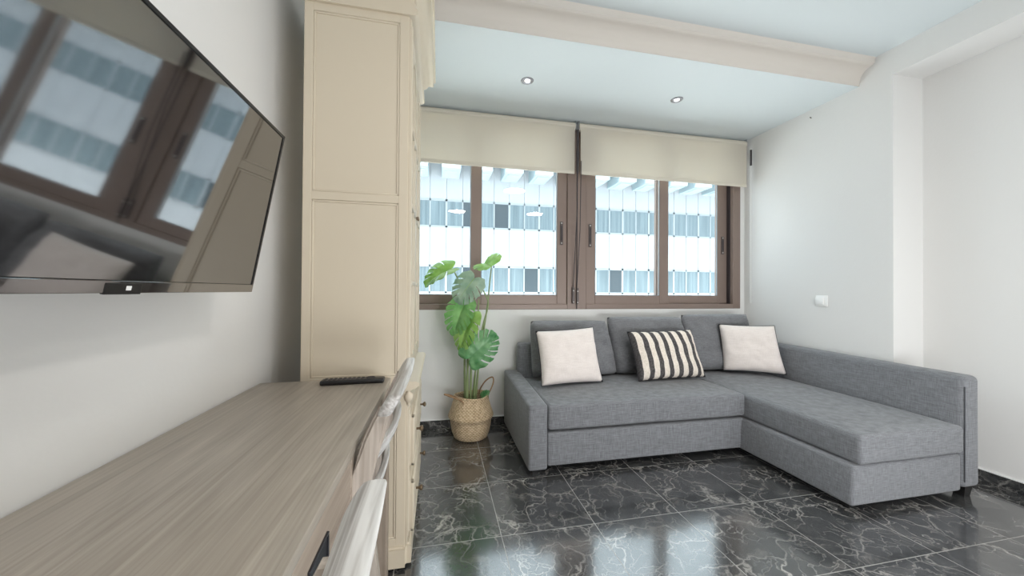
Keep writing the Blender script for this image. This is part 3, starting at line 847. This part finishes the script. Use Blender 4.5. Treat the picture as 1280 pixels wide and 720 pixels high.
# ------------------------------------------------------------------ cushions
def pillow_bm(BL, BR, TR, TL, th, n=26, pinch=.05, seed=0, wr=.006, ears=.0, power=.55, sag=0., rnd=0.):
    """soft bag through four corners; front = side facing the room"""
    BL, BR, TR, TL = map(Vector, (BL, BR, TR, TL))
    nrm = ((BR - BL) + (TR - TL)).cross((TL - BL) + (TR - BR)).normalized()
    if nrm.y > 0: nrm = -nrm
    cen = (BL + BR + TR + TL) / 4
    bm = bmesh.new(); uvl = bm.loops.layers.uv.new('UVMap')
    def pos(u, v, side):
        a, b_ = (u + 1) / 2, (v + 1) / 2
        pu = u * (1 - pinch * (1 - v * v)); pv = v * (1 - pinch * (1 - u * u))
        if rnd:
            pu *= 1 - rnd * abs(v) ** 6 * u * u; pv *= 1 - rnd * abs(u) ** 6 * v * v
        a, b_ = (pu + 1) / 2, (pv + 1) / 2
        p = (BL * (1 - a) + BR * a) * (1 - b_) + (TL * (1 - a) + TR * a) * b_
        h = max(0, (1 - u ** 4) * (1 - v ** 4)) ** power
        h *= 1 + sag * (-v)
        w = noise.noise(Vector((u * 2.2 + seed * 7.3, v * 2.2, side * 3.1 + seed))) * wr * 1.6 + noise.noise(Vector((u * 5 + seed * 3.1, v * 5, side + 9 + seed))) * wr * .8
        # creases radiating from the corners
        cr_ = 0
        for cu in (-1, 1):
            for cv in (-1, 1):
                d = math.hypot(u - cu, v - cv); ang = math.atan2(v - cv, u - cu)
                cr_ += math.sin(ang * 11 + seed) * math.exp(-(d / .45) ** 2) * wr * .55
        return p + nrm * side * (th / 2 * h + (w + cr_) * min(1, h * 1.6))
    G = {}
    for side in (1, -1):
        for i in range(n + 1):
            for j in range(n + 1):
                if side == -1 and (i in (0, n) or j in (0, n)): G[side, i, j] = G[1, i, j]
                else: G[side, i, j] = bm.verts.new(pos(-1 + 2 * i / n, -1 + 2 * j / n, side))
        for i in range(n):
            for j in range(n):
                f = bm.faces.new([G[side, i + a, j + b_] for a, b_ in ((0, 0), (1, 0), (1, 1), (0, 1))])
                for lp, (a, b_) in zip(f.loops, ((0, 0), (1, 0), (1, 1), (0, 1))): lp[uvl].uv = ((i + a) / n, (j + b_) / n)
                if side == -1: f.material_index = 1
    rim = [G[1, i, 0].co.copy() for i in range(n)] + [G[1, n, j].co.copy() for j in range(n)] + [G[1, n - i, n].co.copy() for i in range(n)] + [G[1, 0, n - j].co.copy() for j in range(n)]
    return bm, rim

def cushion(name, label, corners, th, mats, group, piping=None, **k):
    bm, rim = pillow_bm(*corners, th, **k)
    c = sum((Vector(p) for p in corners), Vector()) / 4
    t = thing(name, label, 'cushion', (c.x, c.y, min(p[2] for p in corners)), group)
    obj('cover', bm, mats, t, smooth=180)
    if piping is not None:
        bm = bmesh.new(); tube(bm, rim + [rim[0]], .0026, 6, cap=False)
        obj('piping', bm, piping, t, smooth=180)
    return t

SZ = .432
GB = 'loose back cushions of the sofa'
cushion('back_cushion', 'grey sofa back cushion behind the white pillow, nearest the plant',
        ((.715, 2.665, SZ), (1.435, 2.665, SZ), (1.350, 2.712, .862), (.706, 2.712, .868)), .18, [M['sofa_soft']] * 2, GB, seed=1, wr=.017, pinch=.0, power=.42, sag=.30, rnd=.03)
cushion('back_cushion', 'grey sofa back cushion behind the striped pillow',
        ((1.415, 2.667, SZ), (2.110, 2.667, SZ), (2.052, 2.714, .886), (1.352, 2.714, .892)), .18, [M['sofa_soft']] * 2, GB, seed=2, wr=.016, pinch=.0, power=.42, sag=.30, rnd=.03)
cushion('back_cushion', 'grey sofa back cushion in the corner by the right wall',
        ((2.095, 2.672, SZ), (2.735, 2.672, SZ), (2.725, 2.716, .908), (2.045, 2.716, .905)), .17, [M['sofa_soft']] * 2, GB, seed=3, wr=.011, pinch=.0, power=.42, sag=.25, rnd=.025)
GW = 'white pillows with dark edging on the sofa'
cushion('throw_pillow', 'white square pillow with dark edging at the left end of the sofa',
        ((.712, 2.395, SZ + .004), (1.190, 2.430, SZ + .006), (1.150, 2.520, .830), (.695, 2.500, .808)), .13, [M['white_cotton'], M['dark_trim']], GW, M['dark_trim'], seed=4, wr=.006, pinch=.045)
cushion('throw_pillow', 'white square pillow with dark edging leaning by the right arm',
        ((2.352, 2.575, .446), (2.733, 2.345, .444), (2.707, 2.43, .829), (2.335, 2.61, .829)), .13, [M['white_cotton'], M['dark_trim']], GW, M['dark_trim'], seed=5, wr=.006, pinch=.045)
cushion('throw_pillow', 'striped white and charcoal pillow at the middle of the sofa',
        ((1.465, 2.405, SZ + .004), (2.060, 2.435, SZ + .004), (2.005, 2.535, .796), (1.430, 2.515, .790)), .14, [M['stripe'], M['dark_trim']], None, M['dark_trim'], seed=6, wr=.006, pinch=.04)

# ------------------------------------------------------------------ basket and plant
PX, PY = .250, 2.705
bk = thing('woven_basket', 'belly shaped woven seagrass basket with two rope handles on the floor', 'basket', (PX, PY, 0))
prof = [(.02, .004), (.118, .004), (.128, .012), (.140, .045), (.148, .085), (.152, .12), (.155, .148), (.163, .152), (.168, .160), (.168, .168), (.160, .190), (.149, .220), (.138, .255), (.129, .285), (.125, .306), (.126, .314), (.122, .318), (.118, .314), (.117, .300), (.122, .27), (.130, .24)]
bm = bmesh.new(); r = lathe(bm, prof, PX, PY, 64); bm.faces.new(r[0][::-1])
for v in bm.verts:
    a = math.atan2(v.co.y - PY, v.co.x - PX); z = v.co.z
    s = 1 + .02 * math.sin(2 * a + 1) * min(1, z / .2) + .008 * math.sin(5 * a)
    v.co.x = PX + (v.co.x - PX) * s; v.co.y = PY + (v.co.y - PY) * s
    if z > .25: v.co.z += .006 * math.sin(2 * a + .6)
obj('body', bm, M['basket'], bk, smooth=60)
M['rope'] = plain('rope', lin(156, 124, 92), .85, bump=.5, bscale=120)
obj('handle', TUBE(spline([(PX - .122, PY - .02, .285), (PX - .128, PY - .03, .312), (PX - .165, PY - .075, .340), (PX - .200, PY - .095, .352), (PX - .165, PY - .105, .340), (PX - .110, PY - .105, .318), (PX - .070, PY - .110, .295), (PX - .064, PY - .112, .270)]), .0055, 8), M['rope'], bk, smooth=60)
obj('handle', TUBE(spline([(PX + .075, PY + .095, .29), (PX + .080, PY + .09, .33), (PX + .120, PY + .06, .400), (PX + .165, PY + .03, .432), (PX + .172, PY + .015, .400), (PX + .150, PY - .005, .35), (PX + .128, PY - .02, .315), (PX + .126, PY - .02, .285)]), .0055, 8), M['rope'], bk, smooth=60)
bm = bmesh.new(); r = lathe(bm, [(.128, .243), (.08, .250), (.02, .254)], PX, PY, 32); bm.faces.new(r[-1])
r2 = lathe(bm, [(.128, .243), (.128, .20)], PX, PY, 32); bm.faces.new(r2[-1])
pl = thing('monstera_plant', 'tall green monstera plant with split leaves standing in the woven basket', 'plant', (PX, PY, .245))
obj('soil', bm, M['soil'], pl, smooth=60)

def leaf(base, tip, up, m, width=1., fold=.25, droop=.15, nslot=5, twist=0., half=(1, 1), cut=.42, seed=0):
    """monstera leaf: veins fan out from the midrib, slots cut in from the edge"""
    base, tip = Vector(base), Vector(tip); X = tip - base; Lg = X.length; X.normalize()
    up = Vector(up); Z = (up - X * up.dot(X)).normalized(); Y = Z.cross(X)
    rnd = random.Random(seed)
    NV, NT = 72, 12
    bm = bmesh.new(); rib = []
    def interp(tab, x):
        for (a, b_), (c, d) in zip(tab, tab[1:]):
            if x <= c: return b_ + (d - b_) * (x - a) / (c - a)
        return tab[-1][1]
    Ltab = [(0, .36), (.12, .47), (.3, .56), (.5, .55), (.7, .46), (.85, .33), (1, .16)]
    Ttab = [(0, 158), (.12, 128), (.3, 96), (.5, 72), (.7, 52), (.85, 32), (1, 0)]
    slots = [(.20 + .66 * (k + .5) / nslot + rnd.uniform(-.02, .02)) for k in range(nslot)]
    def P(v, t, s):
        mid = .86 * max(0, v) ** 1.15
        l = interp(Ltab, v) * width
        th = math.radians(interp(Ttab, v)) * (1 - .22 * t)
        wob = 1 + .03 * math.sin(v * 40 + seed)
        x = mid + t * l * wob * math.cos(th); y = t * l * wob * math.sin(th)
        z = fold * abs(y) - .5 * fold * y * y - droop * x * x * .9 - .10 * t * t * (1 if t > .5 else t) + .012 * math.sin(v * 34) * t
        return base + Lg * (X * x + Y * (s * y) + Z * z)
    for s, on in ((1, half[0]), (-1, half[1])):
        if not on: continue
        g = [[bm.verts.new(P(i / NV, j / NT, s)) for j in range(NT + 1)] for i in range(NV + 1)]
        for i in range(NV):
            vm = (i + .5) / NV
            for j in range(NT):
                tm = (j + .5) / NT
                skip = any(abs(vm - c) < (.006 + .020 * max(0, tm - cut)) and tm > cut for c in slots)
                if skip: continue
                bm.faces.new((g[i][j], g[i + 1][j], g[i + 1][j + 1], g[i][j + 1]))
    rib = [P(i / 10, 0, 1) + Z * .0008 for i in range(11)]
    bmesh.ops.remove_doubles(bm, verts=bm.verts[:], dist=.0004)
    loose = [v for v in bm.verts if not v.link_faces]; bmesh.ops.delete(bm, geom=loose, context='VERTS')
    bmesh.ops.recalc_face_normals(bm, faces=bm.faces[:])
    bmesh.ops.solidify(bm, geom=bm.faces[:], thickness=.0011)
    o = obj('leaf', bm, m, pl, smooth=50)
    bm = bmesh.new(); tube(bm, rib, [.0030 - .0002 * i for i in range(11)], 6)
    obj('midrib', bm, M['rib'] if m is not M['leaf_dark'] else M['leaf_dark'], o, smooth=60)
    return base

leaf((.093, 2.68, 1.258), (-.098, 2.68, 1.186), (.15, -.45, 1), M['leaf_backlit'], 1.3, .55, .25, 4, seed=1)
leaf((.262, 2.655, 1.190), (.135, 2.600, 1.040), (-.25, -1, .30), M['leaf_sheen'], 1.05, .18, .25, 4, seed=2)
leaf((.398, 2.70, 1.288), (.355, 2.80, 1.325), (-.45, -.45, .80), M['leaf_backlit'], 1.95, .75, .1, 4, seed=3)
leaf((.195, 2.66, 1.010), (.092, 2.60, .785), (-.55, -1, .15), M['leaf_mid'], .85, .55, .20, 5, seed=4)
leaf((.240, 2.62, .925), (.130, 2.57, .660), (-.75, -1, .35), M['leaf_backlit'], .70, .45, .15, 5, seed=5)
leaf((.228, 2.575, .612), (.415, 2.560, .785), (.15, -1, .25), M['leaf_dark'], .92, .12, .15, 5, seed=6)
leaf((.330, 2.69, .300), (.375, 2.66, .345), (0, -1, .6), M['leaf_dark'], .8, .2, .2, 3, seed=7)
def stem(pts, r0=.0085, r1=.004):
    p = spline(pts, 8); n = len(p)
    obj('stem', TUBE(p, [r0 + (r1 - r0) * i / (n - 1) for i in range(n)], 8), M['stem'], pl, smooth=60)
stem([(.205, 2.70, .245), (.200, 2.70, .50), (.196, 2.70, .75), (.185, 2.705, 1.05), (.120, 2.69, 1.235), (.093, 2.68, 1.258)], .010)
stem([(.225, 2.71, .245), (.222, 2.71, .60), (.225, 2.71, .85), (.215, 2.70, .96), (.195, 2.66, 1.01)], .009)
stem([(.245, 2.70, .245), (.250, 2.70, .60), (.268, 2.69, .80), (.255, 2.65, .895), (.240, 2.62, .925)], .009)
stem([(.215, 2.66, .245), (.212, 2.65, .42), (.218, 2.60, .56), (.228, 2.575, .612)], .008)
stem([(.285, 2.72, .245), (.305, 2.72, .50), (.345, 2.72, .80), (.372, 2.715, 1.00), (.385, 2.705, 1.16), (.398, 2.70, 1.288)], .008, .0045)
stem([(.262, 2.72, .245), (.285, 2.72, .50), (.330, 2.71, .80), (.372, 2.70, .98), (.355, 2.685, 1.06), (.290, 2.665, 1.165), (.262, 2.655, 1.190)], .008)
stem([(.270, 2.68, .245), (.280, 2.68, .50), (.290, 2.68, .75), (.300, 2.68, 1.035)], .0065)
stem([(.310, 2.70, .245), (.322, 2.695, .285), (.330, 2.69, .300)], .004)

# ------------------------------------------------------------------ light
W = bpy.data.worlds.new('day_sky'); bpy.context.scene.world = W; W.use_nodes = True
bg = W.node_tree.nodes['Background']; bg.inputs['Color'].default_value = (.84, .94, 1.0, 1); bg.inputs['Strength'].default_value = 3.6

def area(name, loc, rot, sx, sy, power, col):
    l = bpy.data.lights.new(name, 'AREA'); l.shape = 'RECTANGLE'; l.size = sx; l.size_y = sy; l.energy = power; l.color = col
    o = bpy.data.objects.new(name, l); C.objects.link(o); o.location = loc; o.rotation_euler = rot
    return o
# daylight portals in the window openings
for n_, x0, x1 in (('daylight_portal', -.36, 1.09), ('daylight_portal', 1.26, 2.76)):
    a = area(n_, ((x0 + x1) / 2, YB + .14, 1.54), (-PI / 2, 0, 0), x1 - x0, 1.1, 1, (1, 1, 1)); a.data.cycles.is_portal = True
# ceiling lamps of the room behind the camera
for x, y, p in ((.35, -1.1, 17), (1.9, -1.1, 17), (1.15, .45, 13)):
    a = area('ceiling_lamp', (x, y, ZC - .04), (0, 0, 0), .34, .34, p, (1, .945, .89)); a.data.shape = 'DISK'
area('added_bounce_fill', (1.6, -.7, .45), (math.radians(118), 0, 0), 2.0, .7, 50, (.95, .98, 1))  # added unseen fill, aimed up and forward to brighten the lowered ceiling
sl = bpy.data.lights.new('sun', 'SUN'); sl.energy = 18; sl.angle = math.radians(6); sl.color = (1, .97, .93)
so = bpy.data.objects.new('sun', sl); C.objects.link(so); so.location = (0, -6, 12); so.rotation_euler = (math.radians(30), 0, math.radians(-60))
for x, y in ((.592, 2.38), (1.755, 2.375)):
    l = bpy.data.lights.new('spot_lamp', 'SPOT'); l.energy = 6; l.spot_size = 1.6; l.spot_blend = .8; l.color = (1, .95, .88); l.shadow_soft_size = .03
    o = bpy.data.objects.new('spot_lamp', l); C.objects.link(o); o.location = (x, y, ZA - .02)

# ------------------------------------------------------------------ camera
f, pitch, roll, yaw = 445.098, .0080979, .0067527, .2041916
cd = bpy.data.cameras.new('camera'); cam = bpy.data.objects.new('camera', cd); C.objects.link(cam)
cd.sensor_fit = 'HORIZONTAL'; cd.sensor_width = 36.; cd.lens = 36. * f / 1280; cd.clip_start = .02; cd.clip_end = 200
fw = Vector((math.sin(yaw), math.cos(yaw), 0)); rt = Vector((math.cos(yaw), -math.sin(yaw), 0)); up = Vector((0, 0, 1))
fw2 = fw * math.cos(pitch) + up * math.sin(pitch); up2 = up * math.cos(pitch) - fw * math.sin(pitch)
rt3 = rt * math.cos(roll) + up2 * math.sin(roll); up3 = up2 * math.cos(roll) - rt * math.sin(roll)
cam.matrix_world = Matrix(((rt3.x, up3.x, -fw2.x, 0), (rt3.y, up3.y, -fw2.y, 0), (rt3.z, up3.z, -fw2.z, 1.1), (0, 0, 0, 1)))
sc = bpy.context.scene; sc.camera = cam
sc.view_settings.view_transform = 'Standard'; sc.view_settings.look = 'None'; sc.view_settings.gamma = 1.; sc.view_settings.use_curve_mapping = False
sc.view_settings.exposure = .05
sc.cycles.use_denoising = True
sc.cycles.max_bounces = 10; sc.cycles.diffuse_bounces = 6; sc.cycles.glossy_bounces = 4; sc.cycles.transparent_max_bounces = 12
sc.cycles.sample_clamp_indirect = 6.
